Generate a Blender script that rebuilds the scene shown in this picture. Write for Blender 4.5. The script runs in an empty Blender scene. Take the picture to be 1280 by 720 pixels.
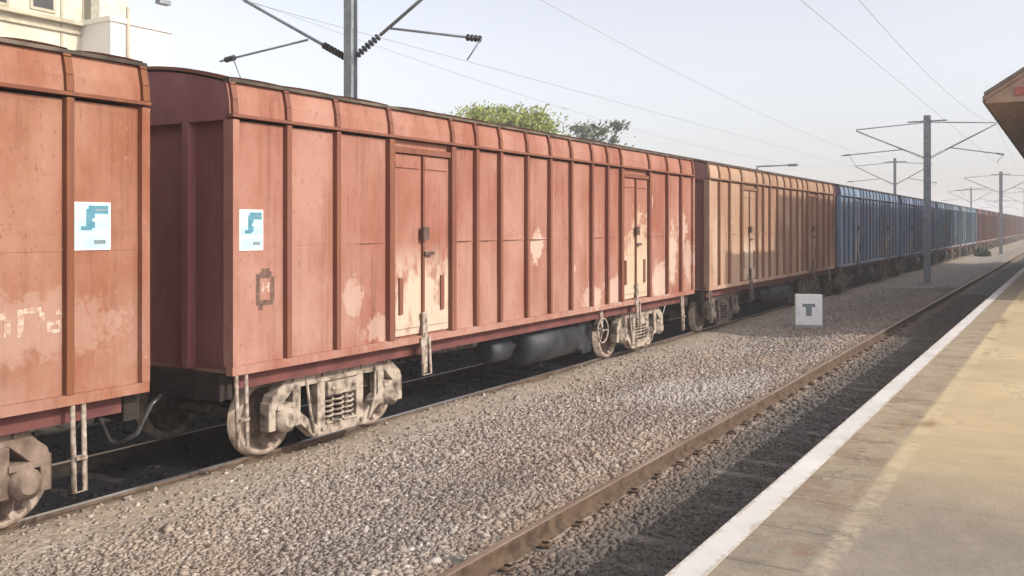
import bpy, math, random
import numpy as np
from mathutils import Vector, Matrix, noise as mnoise

random.seed(11)
rng = np.random.default_rng(11)
scene = bpy.context.scene
COL = scene.collection
R = math.radians
EYE = 2.82            # camera height above the rails of the goods track (z = 0)
# world: y runs along the tracks, x to the right (platform), z up

# ------------------------------------------------------------------ mesh builder
class MB:
    def __init__(self):
        self.v = []; self.f = []; self.m = []; self.s = []
    def face(self, pts, mat=0, smooth=False):
        n = len(self.v); self.v += [tuple(p) for p in pts]
        self.f.append(tuple(range(n, n + len(pts)))); self.m.append(mat); self.s.append(smooth)
    def box(self, x0, x1, y0, y1, z0, z1, mat=0):
        if x0 > x1: x0, x1 = x1, x0
        if y0 > y1: y0, y1 = y1, y0
        if z0 > z1: z0, z1 = z1, z0
        n = len(self.v)
        self.v += [(x0,y0,z0),(x1,y0,z0),(x1,y1,z0),(x0,y1,z0),(x0,y0,z1),(x1,y0,z1),(x1,y1,z1),(x0,y1,z1)]
        for q in ((0,3,2,1),(4,5,6,7),(0,1,5,4),(1,2,6,5),(2,3,7,6),(3,0,4,7)):
            self.f.append(tuple(n+i for i in q)); self.m.append(mat); self.s.append(False)
        return self
    def prism(self, poly, a, b, axis='x', mat=0):
        """poly in the two other axes (y,z for x; x,z for y; x,y for z), extruded a..b"""
        def P(p, t):
            if axis == 'x': return (t, p[0], p[1])
            if axis == 'y': return (p[0], t, p[1])
            return (p[0], p[1], t)
        n = len(self.v); k = len(poly)
        self.v += [P(p, a) for p in poly] + [P(p, b) for p in poly]
        self.f.append(tuple(n+i for i in range(k))[::-1]); self.f.append(tuple(n+k+i for i in range(k)))
        self.m += [mat, mat]; self.s += [False, False]
        for i in range(k):
            j = (i+1) % k
            self.f.append((n+i, n+j, n+k+j, n+k+i)); self.m.append(mat); self.s.append(False)
        return self
    def tube(self, pts, r, seg=8, mat=0, caps=True, r1=None):
        pts = [Vector(p) for p in pts]; n0 = len(self.v); k = len(pts)
        up = Vector((0,0,1)); prev = None
        for i, p in enumerate(pts):
            d = (pts[min(i+1,k-1)] - pts[max(i-1,0)]).normalized()
            u = prev if prev is not None else (Vector((1,0,0)) if abs(d.z) > .9 else up)
            u = (u - d*u.dot(d)); u = u.normalized() if u.length > 1e-6 else d.orthogonal().normalized()
            prev = u; w = d.cross(u)
            rr = r if r1 is None else r + (r1-r)*i/(k-1)
            for a in range(seg):
                t = 2*math.pi*a/seg
                self.v.append(tuple(p + u*rr*math.cos(t) + w*rr*math.sin(t)))
        for i in range(k-1):
            for a in range(seg):
                b = (a+1) % seg
                self.f.append((n0+i*seg+a, n0+i*seg+b, n0+(i+1)*seg+b, n0+(i+1)*seg+a)); self.m.append(mat); self.s.append(True)
        if caps:
            self.f.append(tuple(n0+a for a in range(seg))[::-1]); self.f.append(tuple(n0+(k-1)*seg+a for a in range(seg)))
            self.m += [mat,mat]; self.s += [False,False]
        return self
    def lathe(self, prof, c, axis='x', seg=28, mat=0):
        """prof: list of (offset along axis, radius); closed solid of revolution round c"""
        n0 = len(self.v); k = len(prof)
        for (o, r) in prof:
            for a in range(seg):
                t = 2*math.pi*a/seg; p, q = r*math.cos(t), r*math.sin(t)
                d = (o,p,q) if axis == 'x' else ((q,o,p) if axis == 'y' else (p,q,o))
                self.v.append((c[0]+d[0], c[1]+d[1], c[2]+d[2]))
        for i in range(k-1):
            for a in range(seg):
                b = (a+1) % seg
                self.f.append((n0+i*seg+a, n0+i*seg+b, n0+(i+1)*seg+b, n0+(i+1)*seg+a)); self.m.append(mat); self.s.append(True)
        self.f.append(tuple(n0+a for a in range(seg))[::-1]); self.f.append(tuple(n0+(k-1)*seg+a for a in range(seg)))
        self.m += [mat,mat]; self.s += [False,False]
        return self
    def build(self, name, mats, parent=None, loc=(0,0,0), rot=(0,0,0), bevel=0, color=None):
        me = bpy.data.meshes.new(name); me.from_pydata(self.v, [], self.f)
        if not isinstance(mats, (list, tuple)): mats = [mats]
        for m in mats: me.materials.append(m)
        me.polygons.foreach_set('material_index', self.m); me.polygons.foreach_set('use_smooth', self.s)
        import bmesh
        bm = bmesh.new(); bm.from_mesh(me); bmesh.ops.recalc_face_normals(bm, faces=bm.faces); bm.to_mesh(me); bm.free()
        me.update()
        o = bpy.data.objects.new(name, me); COL.objects.link(o)
        o.location = loc; o.rotation_euler = rot
        if parent is not None: o.parent = parent
        if bevel:
            b = o.modifiers.new('bevel', 'BEVEL'); b.width = bevel; b.segments = 2; b.limit_method = 'ANGLE'; b.angle_limit = R(40)
        if color is not None: o.color = color
        return o

def grid_mesh(name, mat, xs, ys, zf, kind='structure'):
    nx, ny = len(xs), len(ys)
    V = [(x, y, zf(x, y)) for y in ys for x in xs]
    F = [(j*nx+i, j*nx+i+1, (j+1)*nx+i+1, (j+1)*nx+i) for j in range(ny-1) for i in range(nx-1)]
    me = bpy.data.meshes.new(name); me.from_pydata(V, [], F); me.materials.append(mat)
    me.polygons.foreach_set('use_smooth', [True]*len(F)); me.update()
    o = bpy.data.objects.new(name, me); COL.objects.link(o); o['kind'] = kind
    return o

def empty(name, loc=(0,0,0), rotz=0):
    o = bpy.data.objects.new(name, None); COL.objects.link(o); o.location = loc; o.rotation_euler = (0,0,rotz)
    o.empty_display_size = .2
    return o
def tag(o, label, cat, group=None):
    o['label'] = label; o['category'] = cat
    if group: o['group'] = group
    return o
def copy_tree(o, parent=None, color=None, skip=()):
    c = o.copy(); COL.objects.link(c)
    if parent is not None:
        c.parent = parent
    if color is not None: c.color = color
    for ch in list(o.children):
        if ch.name.split('.')[0] in skip: continue
        copy_tree(ch, c, color, skip)
    return c

# ------------------------------------------------------------------ materials
def mat(name):
    m = bpy.data.materials.new(name); m.use_nodes = True
    nt = m.node_tree; b = nt.nodes['Principled BSDF']
    return m, nt, b
def N(nt, typ, **kw):
    n = nt.nodes.new(typ)
    for k, v in kw.items():
        if k in n.inputs: n.inputs[k].default_value = v
        else: setattr(n, k, v)
    return n
def L(nt, a, b): nt.links.new(a, b)
def pos(nt, scale=(1,1,1), obj=False):
    if obj:
        g = N(nt, 'ShaderNodeTexCoord').outputs['Object']
    else:
        g = N(nt, 'ShaderNodeNewGeometry').outputs['Position']
    mp = N(nt, 'ShaderNodeMapping'); mp.inputs['Scale'].default_value = scale
    L(nt, g, mp.inputs['Vector']); return mp.outputs[0]
def noise(nt, vec, scale=1, detail=4, rough=.55):
    n = N(nt, 'ShaderNodeTexNoise'); n.inputs['Scale'].default_value = scale
    n.inputs['Detail'].default_value = detail; n.inputs['Roughness'].default_value = rough
    L(nt, vec, n.inputs['Vector']); return n.outputs[0]
def ramp(nt, fac, stops, interp='LINEAR'):
    r = N(nt, 'ShaderNodeValToRGB'); cr = r.color_ramp; cr.interpolation = interp
    while len(cr.elements) < len(stops): cr.elements.new(.5)
    for e, (p, c) in zip(cr.elements, stops):
        e.position = p; e.color = (c, c, c, 1) if not isinstance(c, (tuple, list)) else (*c[:3], 1)
    L(nt, fac, r.inputs[0]); return r.outputs[0]
def mix(nt, fac, a, b, typ='MIX'):
    n = N(nt, 'ShaderNodeMix', data_type='RGBA', blend_type=typ)
    for sock, v in ((n.inputs[0], fac), (n.inputs[6], a), (n.inputs[7], b)):
        if isinstance(v, (int, float)): sock.default_value = v
        elif isinstance(v, (tuple, list)): sock.default_value = (*v[:3], 1)
        else: L(nt, v, sock)
    return n.outputs[2]
def math_(nt, op, a, b=None, clamp=False):
    n = N(nt, 'ShaderNodeMath', operation=op); n.use_clamp = clamp
    for i, v in enumerate((a, b)):
        if v is None: continue
        if isinstance(v, (int, float)): n.inputs[i].default_value = v
        else: L(nt, v, n.inputs[i])
    return n.outputs[0]
def bump(nt, b, h, strength=.3, dist=.02):
    n = N(nt, 'ShaderNodeBump'); n.inputs['Strength'].default_value = strength; n.inputs['Distance'].default_value = dist
    L(nt, h, n.inputs['Height']); L(nt, n.outputs[0], b.inputs['Normal'])
def sepz(nt, vec, i=2):
    s = N(nt, 'ShaderNodeSeparateXYZ'); L(nt, vec, s.inputs[0]); return s.outputs[i]

def simple(name, c1, c2, scale=3, rough=.8, metal=0, bmp=.15, dist=.01, stretch=(1,1,1), lo=.35, hi=.65):
    m, nt, b = mat(name)
    p = pos(nt, stretch); f = noise(nt, p, scale, 5)
    L(nt, ramp(nt, f, [(lo, c1), (hi, c2)]), b.inputs['Base Color'])
    b.inputs['Specular IOR Level'].default_value = .2 if rough > .8 else .5; b.inputs['Roughness'].default_value = rough; b.inputs['Metallic'].default_value = metal
    if bmp: bump(nt, b, noise(nt, p, scale*6, 4), bmp, dist)
    return m

def blob(nt, P, cy, cz, ry, rz, nz, amount=.5):
    """mask of a ragged worn patch in the plane of the wagon side, centred on world y, z"""
    y = math_(nt, 'DIVIDE', math_(nt, 'SUBTRACT', sepz(nt, P, 1), cy), ry)
    z = math_(nt, 'DIVIDE', math_(nt, 'SUBTRACT', sepz(nt, P, 2), cz), rz)
    d = math_(nt, 'SQRT', math_(nt, 'ADD', math_(nt, 'MULTIPLY', y, y), math_(nt, 'MULTIPLY', z, z)))
    d = math_(nt, 'ADD', d, math_(nt, 'MULTIPLY', math_(nt, 'SUBTRACT', nz, .5), 2.4))
    return math_(nt, 'MULTIPLY', ramp(nt, d, [(.75, 1.0), (1.0, 0.0)]), amount)

def wagon_paint(name, kind):
    """sheet steel in the wagon's own paint (object colour), faded, rusty and dusty"""
    m, nt, b = mat(name)
    base = N(nt, 'ShaderNodeObjectInfo').outputs['Color']
    P = pos(nt)
    n1 = noise(nt, pos(nt, (1,1,.55)), .9, 5, .6)
    n2 = noise(nt, pos(nt, (1,1,.09)), 6, 4, .6)
    n3 = noise(nt, P, 5.5, 6, .7)
    faded = mix(nt, .22, base, (.46,.37,.31))
    dark = mix(nt, .5, base, mix(nt, 1, base, (.55,.42,.38), 'MULTIPLY'))
    c = mix(nt, ramp(nt, n1, [(.36,0.0),(.64,1.0)]), dark, faded)
    c = mix(nt, math_(nt, 'MULTIPLY', ramp(nt, n2, [(.56,0.0),(.72,1.0)]), .45), c, (.23,.105,.05))      # rust runs
    c = mix(nt, math_(nt, 'MULTIPLY', ramp(nt, n3, [(.60,0.0),(.70,1.0)]), .3), c, (.19,.085,.05))        # rust spots
    n4 = noise(nt, pos(nt, (1,1,.5)), 22, 5, .75)
    n5 = noise(nt, pos(nt, (1,1,.035)), 16, 3, .6)
    c = mix(nt, math_(nt, 'MULTIPLY', math_(nt, 'MULTIPLY', ramp(nt, n5, [(.54,0.0),(.62,1.0)]), ramp(nt, n1, [(.40,1.0),(.62,0.0)])), .5), c, (.155,.062,.035))   # fine runs
    c = mix(nt, math_(nt, 'MULTIPLY', math_(nt, 'MULTIPLY', ramp(nt, n4, [(.60,0.0),(.63,1.0)]), ramp(nt, n1, [(.38,0.0),(.60,1.0)])), .6), c, (.14,.06,.038))          # chips
    c = mix(nt, math_(nt, 'MULTIPLY', ramp(nt, n4, [(.33,1.0),(.37,0.0)]), .35), c, (.48,.34,.25))
    z = sepz(nt, P, 2)
    low = ramp(nt, math_(nt, 'DIVIDE', math_(nt, 'SUBTRACT', z, 1.15), 1.6), [(0.0,1.0),(1.0,0.0)])
    if kind == 'door':
        lim = ramp(nt, math_(nt, 'DIVIDE', math_(nt, 'SUBTRACT', z, 1.15), 2.0), [(.46,1.0),(.72,0.0)])
        pk = math_(nt, 'MULTIPLY', lim, ramp(nt, noise(nt, pos(nt,(1,1,.5)), 3.2, 6, .7), [(.37,0.0),(.49,1.0)]))
        c = mix(nt, math_(nt, 'MULTIPLY', pk, .85), c, (.56,.45,.34))
        c = mix(nt, blob(nt, P, 18.15, 2.0, .75, 1.1, n3, .75), c, (.50,.385,.265))
    if kind == 'body':
        dust = math_(nt, 'MULTIPLY', low, ramp(nt, noise(nt, pos(nt,(1,1,.7)), 1.6, 5, .65), [(.42,0.0),(.62,1.0)]))
        c = mix(nt, math_(nt, 'MULTIPLY', dust, .42), c, (.44,.30,.235))
        pk = ramp(nt, noise(nt, pos(nt,(1,1,.6)), 1.35, 4, .6), [(.69,0.0),(.72,1.0)])
        c = mix(nt, math_(nt, 'MULTIPLY', pk, .7), c, (.60,.47,.38))                                        # bare primer
        for (cy, cz, ry, rz, am) in ((13.85,2.45,.22,.30,.85), (9.05,1.9,.22,.28,.5), (20.1,2.15,.32,.7,.85), (20.75,2.7,.3,.5,.8), (19.4,1.6,.5,.45,.8), (21.1,2.0,.3,.6,.6),
                                     (17.0,1.5,.55,.30,.75), (9.6,1.45,.4,.2,.5), (26.2,1.7,.7,.6,.8), (23.2,2.2,.3,1.0,.5), (4.8,1.9,.9,.35,.25), (16.0,1.45,.5,.25,.7)):
            c = mix(nt, blob(nt, P, cy, cz, ry, rz, n3, am*.85), c, (.55,.43,.35))
    if kind in ('body','door'):
        for (cy, cz, ry, rz, am) in ((34.6,2.7,2.6,2.2,.6), (26.9,3.0,.5,1.5,.45), (30.2,1.9,.6,1.4,.5)):
            c = mix(nt, blob(nt, P, cy, cz, ry, rz, n1, am), c, (.21,.10,.07))
    if kind == 'end':
        c = mix(nt, .6, c, mix(nt, ramp(nt, n1, [(.4,0.0),(.6,1.0)]), (.20,.062,.095), (.27,.088,.118)))  # ends pulled to dark maroon, their shade put into the paint
    if kind == 'rib':
        c = mix(nt, .75, c, mix(nt, 1, base, (.40,.33,.32), 'MULTIPLY'))
        c = mix(nt, math_(nt, 'MULTIPLY', ramp(nt, n2, [(.48,0.0),(.62,1.0)]), .5), c, (.24,.095,.035))
    L(nt, c, b.inputs['Base Color']); b.inputs['Roughness'].default_value = .72
    b.inputs['Specular IOR Level'].default_value = .25
    bump(nt, b, noise(nt, pos(nt, (1,1,.8)), 3.5, 4), .25, .02)
    return m

M = {}
M['paint'] = wagon_paint('weathered_wagon_paint', 'body')
M['door'] = wagon_paint('peeling_door_paint', 'door')
M['rib'] = wagon_paint('rusty_rib_paint', 'rib')
M['roof'] = wagon_paint('wagon_band_paint', 'plain')
M['end'] = wagon_paint('shade_maroon_end_paint', 'end')
M['roof_top'] = simple('sooty_roof_steel', (.055,.045,.036), (.16,.125,.095), 2.5, .85)
M['under'] = simple('underframe_steel', (.014,.012,.012), (.045,.034,.028), 4, .85)
M['redunder'] = simple('red_oxide_underframe', (.10,.03,.028), (.17,.055,.045), 3, .8)
M['dusty'] = simple('dust_caked_cast_steel', (.085,.062,.047), (.42,.35,.28), 6, .95, lo=.33, hi=.56, bmp=.5, dist=.02)
M['brown'] = simple('brown_dusty_cast_steel', (.12,.085,.065), (.27,.20,.155), 5, .95, bmp=.4, dist=.02)
M['shadesteel'] = simple('shade_dark_cast_steel', (.07,.055,.045), (.20,.165,.135), 5, .9, bmp=.4, dist=.02)  # darker copy of the dusty steel for wagons standing in shade
M['wheel'] = simple('rusty_wheel_steel', (.07,.045,.035), (.20,.135,.10), 9, .75)
M['wheelrim'] = simple('dusty_wheel_rim', (.22,.16,.12), (.46,.37,.30), 9, .8)
M['tank'] = simple('dark_blue_grey_tank', (.010,.011,.016), (.030,.033,.042), 4, .6)
M['pale'] = simple('pale_worn_bar_paint', (.16,.115,.085), (.44,.37,.31), 14, .9)
M['iron'] = simple('dark_latch_iron', (.055,.035,.028), (.12,.07,.05), 10, .7)
M['black'] = simple('dark_stencil_paint', (.09,.05,.035), (.17,.10,.07), 20, .8, bmp=0)
M['chalk'] = simple('worn_white_paint', (.34,.19,.13), (.56,.44,.36), 18, .9, bmp=0)
M['white'] = simple('white_enamel', (.70,.70,.70), (.82,.82,.82), 6, .5, bmp=0)
M['whitewash'] = simple('whitewashed_concrete', (.66,.66,.67), (.88,.88,.88), 3.5, .85, lo=.25, hi=.45)
M['board'] = simple('pale_blue_card', (.34,.50,.56), (.46,.60,.64), 5, .55, bmp=0)
M['teal'] = simple('teal_print', (.05,.19,.25), (.09,.26,.33), 8, .55, bmp=0)
M['lightblue'] = simple('light_blue_print', (.36,.58,.68), (.45,.66,.74), 8, .55, bmp=0)
M['ink'] = simple('grey_print', (.14,.19,.21), (.22,.27,.30), 12, .6, bmp=0)
M['galv'] = simple('galvanised_mast_steel', (.20,.215,.24), (.30,.32,.345), 5, .6, metal=.15)
M['insul'] = simple('brown_black_porcelain', (.02,.02,.024), (.05,.045,.045), 10, .25, bmp=0)
M['wire'] = simple('oxidised_copper_wire', (.10,.10,.10), (.17,.16,.15), 10, .6, bmp=0)
M['conc'] = simple('grey_concrete', (.26,.245,.225), (.40,.38,.35), 6, .9, bmp=.3)
M['sleeper'] = simple('dusty_sleeper_concrete', (.09,.082,.075), (.20,.18,.16), 5, .95, bmp=.4)
M['railrust'] = simple('rusty_rail_side', (.075,.05,.035), (.17,.115,.078), 8, .85)
M['railtop'] = simple('polished_rail_head', (.42,.40,.38), (.60,.58,.56), 3, .3, metal=.8, bmp=0, stretch=(4,.3,1))
M['railtopdull'] = simple('brown_rail_head', (.17,.115,.08), (.30,.22,.165), 3, .5, metal=.2, bmp=0, stretch=(4,.3,1))

def stone_mat():
    m, nt, b = mat('crushed_stone')
    r = N(nt, 'ShaderNodeNewGeometry').outputs['Random Per Island']
    c = ramp(nt, r, [(0.0,(.15,.135,.12)), (.2,(.24,.208,.18)), (.5,(.32,.28,.243)), (.75,(.365,.318,.272)), (.9,(.31,.25,.205)), (1.0,(.55,.52,.48))])
    P = pos(nt)
    rust = ramp(nt, noise(nt, P, .35, 3), [(.42,0.0),(.62,1.0)])
    c = mix(nt, math_(nt, 'MULTIPLY', rust, .35), c, (.40,.29,.20))
    # oil and brake dust stains between the rails of the platform track
    x = sepz(nt, P, 0)
    oil = ramp(nt, math_(nt, 'MULTIPLY', math_(nt, 'ABSOLUTE', math_(nt, 'ADD', x, 2.7)), .5), [(.40,1.0),(.62,0.0)])
    c = mix(nt, math_(nt, 'MULTIPLY', oil, .74), c, (.075,.075,.072))
    undershade = ramp(nt, math_(nt, 'MULTIPLY', math_(nt, 'ABSOLUTE', math_(nt, 'ADD', x, 10.6)), .25), [(.437,1.0),(.537,0.0)])
    c = mix(nt, math_(nt, 'MULTIPLY', undershade, .985), c, (.007,.008,.012))  # shade under the train painted into the stone colour
    c = mix(nt, math_(nt, 'MULTIPLY', ramp(nt, noise(nt, pos(nt,(1,.5,1)), .8, 5, .65), [(.50,0.0),(.66,1.0)]), .4), c, (.17,.14,.115))
    # rusty stain along the rails
    rr = ramp(nt, math_(nt, 'ABSOLUTE', math_(nt, 'ADD', x, 3.95)), [(.1,1.0),(.5,0.0)])
    c = mix(nt, math_(nt, 'MULTIPLY', rr, .5), c, (.26,.16,.10))
    pd = N(nt, 'ShaderNodeVectorMath', operation='DISTANCE'); L(nt, pos(nt,(1,.55,0)), pd.inputs[0]); pd.inputs[1].default_value = (-5.5, 15.1*.55, 0)
    pm = ramp(nt, math_(nt, 'ADD', math_(nt, 'MULTIPLY', pd.outputs['Value'], .6), math_(nt, 'SUBTRACT', noise(nt, P, 1.5, 5, .7), .5)), [(.35,1.0),(.75,0.0)])
    c = mix(nt, math_(nt, 'MULTIPLY', pm, .4), c, (.56,.53,.49))
    green = math_(nt, 'MULTIPLY', ramp(nt, math_(nt, 'DIVIDE', sepz(nt, P, 1), 8.0), [(.35,1.0),(.75,0.0)]), ramp(nt, noise(nt, P, .9, 4), [(.4,0.0),(.6,1.0)]))
    c = mix(nt, math_(nt, 'MULTIPLY', green, .3), c, (.19,.20,.165))
    L(nt, c, b.inputs['Base Color']); b.inputs['Roughness'].default_value = .92; b.inputs['Specular IOR Level'].default_value = .1
    bump(nt, b, noise(nt, P, 60, 3), .4, .01)
    return m
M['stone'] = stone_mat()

def bed_mat():
    m, nt, b = mat('ballast_bed_surface')
    P = pos(nt)
    v = N(nt, 'ShaderNodeTexVoronoi'); v.inputs['Scale'].default_value = 17; L(nt, P, v.inputs['Vector'])
    rnd = sepz(nt, v.outputs['Color'], 0)
    st = ramp(nt, rnd, [(0.0,(.13,.11,.095)), (.3,(.27,.24,.21)), (.7,(.38,.335,.295)), (1.0,(.52,.47,.42))])
    n1 = noise(nt, P, .55, 5, .6)
    earth = ramp(nt, noise(nt, P, 7, 5), [(.3,(.27,.205,.145)), (.7,(.43,.345,.255))])
    x = sepz(nt, P, 0)
    toward = ramp(nt, math_(nt, 'DIVIDE', math_(nt, 'SUBTRACT', math_(nt, 'MULTIPLY', x, -1), 6.4), 2.2), [(0.0,0.0),(1.0,1.0)])
    e = math_(nt, 'ADD', math_(nt, 'MULTIPLY', toward, .8), math_(nt, 'MULTIPLY', math_(nt, 'SUBTRACT', n1, .5), 1.4), clamp=True)
    c = mix(nt, e, st, earth)
    oil = ramp(nt, math_(nt, 'MULTIPLY', math_(nt, 'ABSOLUTE', math_(nt, 'ADD', x, 2.7)), .5), [(.40,1.0),(.62,0.0)])
    c = mix(nt, math_(nt, 'MULTIPLY', oil, .76), c, (.07,.07,.068))
    undershade = ramp(nt, math_(nt, 'MULTIPLY', math_(nt, 'ABSOLUTE', math_(nt, 'ADD', x, 10.6)), .25), [(.437,1.0),(.537,0.0)])
    c = mix(nt, math_(nt, 'MULTIPLY', undershade, .985), c, (.007,.008,.012))  # bed coloured near black to deepen the shadow below the wagons
    rr = ramp(nt, math_(nt, 'ABSOLUTE', math_(nt, 'ADD', x, 4.05)), [(.15,1.0),(.6,0.0)])
    c = mix(nt, math_(nt, 'MULTIPLY', rr, .45), c, (.36,.25,.16))
    pd = N(nt, 'ShaderNodeVectorMath', operation='DISTANCE'); L(nt, pos(nt,(1,.55,0)), pd.inputs[0]); pd.inputs[1].default_value = (-5.5, 15.1*.55, 0)
    pm = ramp(nt, math_(nt, 'ADD', math_(nt, 'MULTIPLY', pd.outputs['Value'], .6), math_(nt, 'SUBTRACT', noise(nt, P, 1.5, 5, .7), .5)), [(.35,1.0),(.75,0.0)])
    c = mix(nt, math_(nt, 'MULTIPLY', pm, .4), c, (.56,.53,.49))
    green = math_(nt, 'MULTIPLY', ramp(nt, math_(nt, 'DIVIDE', sepz(nt, P, 1), 8.0), [(.35,1.0),(.75,0.0)]), ramp(nt, noise(nt, P, .9, 4), [(.4,0.0),(.6,1.0)]))
    c = mix(nt, math_(nt, 'MULTIPLY', green, .3), c, (.19,.20,.165))
    L(nt, c, b.inputs['Base Color']); b.inputs['Roughness'].default_value = .95; b.inputs['Specular IOR Level'].default_value = .08
    h = math_(nt, 'MULTIPLY', math_(nt, 'SUBTRACT', 1.0, v.outputs['Distance']), math_(nt, 'SUBTRACT', 1.0, math_(nt, 'MULTIPLY', e, .8)))
    bump(nt, b, h, .8, .04)
    return m
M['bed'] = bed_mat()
M['earth'] = simple('dry_earth', (.23,.175,.12), (.38,.30,.21), .6, .95, bmp=.5, dist=.05)

def platform_mat():
    m, nt, b = mat('worn_platform_surface')
    P = pos(nt)
    x = sepz(nt, P, 0); y = sepz(nt, P, 1)
    big = noise(nt, P, .45, 5, .6); fine = noise(nt, pos(nt,(1,.6,1)), 6, 6, .65)
    sand = ramp(nt, big, [(.3,(.40,.303,.178)), (.7,(.52,.41,.245))])
    grey = ramp(nt, fine, [(.3,(.175,.155,.13)), (.7,(.245,.215,.185))])
    # bare grey screed in the near bay, dust-yellow beyond
    near = ramp(nt, math_(nt, 'ADD', math_(nt, 'DIVIDE', math_(nt, 'SUBTRACT', y, 5.4), 2.4), math_(nt, 'MULTIPLY', math_(nt, 'SUBTRACT', big, .5), 1.2)), [(0.0,1.0),(1.0,0.0)])
    c = mix(nt, math_(nt, 'MULTIPLY', near, .85), sand, grey)
    # strip of old edge paving between the white line and the worn yellow line
    edge = ramp(nt, math_(nt, 'ABSOLUTE', math_(nt, 'ADD', x, 1.36)), [(.20,1.0),(.24,0.0)])
    edgec = ramp(nt, noise(nt, P, 5.0, 8, .75), [(.35,(.175,.15,.115)), (.65,(.33,.275,.195))])
    c = mix(nt, math_(nt, 'MULTIPLY', edge, .7), c, edgec)
    bl = ramp(nt, noise(nt, P, 3.0, 7, .75), [(.50,0.0),(.60,1.0)])
    c = mix(nt, math_(nt, 'MULTIPLY', math_(nt, 'MULTIPLY', bl, edge), .6), c, (.20,.12,.09))
    # worn yellow line
    line = ramp(nt, math_(nt, 'ABSOLUTE', math_(nt, 'ADD', x, 1.07)), [(.035,1.0),(.075,0.0)])
    c = mix(nt, math_(nt, 'MULTIPLY', line, ramp(nt, noise(nt, P, 9, 5, .7), [(.40,.0),(.62,.55)])), c, (.55,.45,.30))
    # brown stains along the line
    sp = ramp(nt, noise(nt, pos(nt,(1,.35,1)), 2.4, 3), [(.58,0.0),(.68,1.0)])
    sb = ramp(nt, math_(nt, 'ABSOLUTE', math_(nt, 'ADD', x, 1.12)), [(.10,1.0),(.2,0.0)])
    c = mix(nt, math_(nt, 'MULTIPLY', math_(nt, 'MULTIPLY', sp, sb), .75), c, (.21,.125,.055))
    # joints across the platform and dirt
    jy = math_(nt, 'ABSOLUTE', math_(nt, 'SUBTRACT', math_(nt, 'FRACT', math_(nt, 'DIVIDE', y, 2.45)), .5))
    j = ramp(nt, jy, [(.0015,1.0),(.004,0.0)])
    c = mix(nt, math_(nt, 'MULTIPLY', j, .5), c, (.14,.11,.08))
    c = mix(nt, math_(nt, 'MULTIPLY', ramp(nt, noise(nt, pos(nt,(.5,1.4,1)), 1.1, 6, .7), [(.5,0.0),(.7,1.0)]), .35), c, (.25,.19,.12))
    # joints of the edge slabs, hair cracks, grit
    je = math_(nt, 'ABSOLUTE', math_(nt, 'SUBTRACT', math_(nt, 'FRACT', math_(nt, 'DIVIDE', y, .62)), .5))
    c = mix(nt, math_(nt, 'MULTIPLY', math_(nt, 'MULTIPLY', ramp(nt, je, [(.008,1.0),(.02,0.0)]), edge), .55), c, (.10,.08,.06))
    vc = N(nt, 'ShaderNodeTexVoronoi', feature='DISTANCE_TO_EDGE'); vc.inputs['Scale'].default_value = .55
    wob = N(nt, 'ShaderNodeMix', data_type='VECTOR'); wob.inputs[0].default_value = .12
    nz = N(nt, 'ShaderNodeTexNoise'); nz.inputs['Scale'].default_value = 3; nz.inputs['Detail'].default_value = 6; L(nt, P, nz.inputs['Vector'])
    L(nt, P, wob.inputs[4]); va = N(nt, 'ShaderNodeVectorMath', operation='ADD'); L(nt, P, va.inputs[0]); L(nt, nz.outputs['Color'], va.inputs[1]); L(nt, va.outputs[0], vc.inputs['Vector'])
    crk = math_(nt, 'MULTIPLY', ramp(nt, vc.outputs['Distance'], [(.002,1.0),(.006,0.0)]), ramp(nt, big, [(.45,0.0),(.55,1.0)]))
    c = mix(nt, math_(nt, 'MULTIPLY', crk, .6), c, (.11,.085,.06))
    grit = noise(nt, P, 55, 4, .7)
    c = mix(nt, ramp(nt, grit, [(.60,0.0),(.70,.5)]), c, (.14,.11,.08)); c = mix(nt, ramp(nt, grit, [(.30,.4),(.40,0.0)]), c, (.55,.47,.34))
    L(nt, c, b.inputs['Base Color']); b.inputs['Roughness'].default_value = .9
    b.inputs['Specular IOR Level'].default_value = .25
    bump(nt, b, noise(nt, P, 30, 6, .7), .5, .012)
    return m
M['platform'] = platform_mat()
def line_mat():
    m, nt, b = mat('worn_white_edge_paint')
    P = pos(nt)
    x = sepz(nt, P, 0)
    ed = ramp(nt, math_(nt, 'ABSOLUTE', math_(nt, 'ADD', x, 1.62)), [(.045,0.0),(.088,.24)])
    f = ramp(nt, math_(nt, 'SUBTRACT', noise(nt, P, 8, 8, .78), ed), [(.30,0.0),(.38,1.0)])
    c = mix(nt, f, (.42,.37,.31), ramp(nt, noise(nt, P, 2, 4), [(.3,(.48,.455,.42)),(.7,(.63,.60,.56))]))
    L(nt, c, b.inputs['Base Color']); b.inputs['Roughness'].default_value = .8
    return m
M['edgeline'] = line_mat()
M['cream'] = simple('cream_plaster', (.46,.43,.33), (.62,.58,.47), .8, .9)
M['whiteplaster'] = simple('white_plaster', (.76,.75,.73), (.82,.81,.79), .8, .9)
M['ledge'] = simple('stained_ledge', (.34,.30,.22), (.50,.45,.34), 2, .9)
M['olive'] = simple('olive_grey_pipe', (.22,.215,.16), (.31,.30,.23), 4, .8)
M['glass'] = simple('dark_window_glass', (.02,.02,.016), (.04,.038,.03), 2, .15, bmp=0)
M['canopy'] = simple('brown_canopy_sheet', (.27,.175,.125), (.40,.27,.20), 3, .8)
M['canopydark'] = simple('dark_fascia', (.12,.10,.085), (.20,.17,.145), 3, .8)
M['red'] = simple('red_board_paint', (.34,.085,.075), (.42,.12,.10), 5, .6)
M['shadewall'] = simple('shade_building_ochre_plaster', (.45,.33,.20), (.58,.44,.28), .7, .9)
M['bark'] = simple('tree_bark', (.08,.06,.04), (.16,.12,.085), 6, .95, stretch=(1,1,.2))
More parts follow.
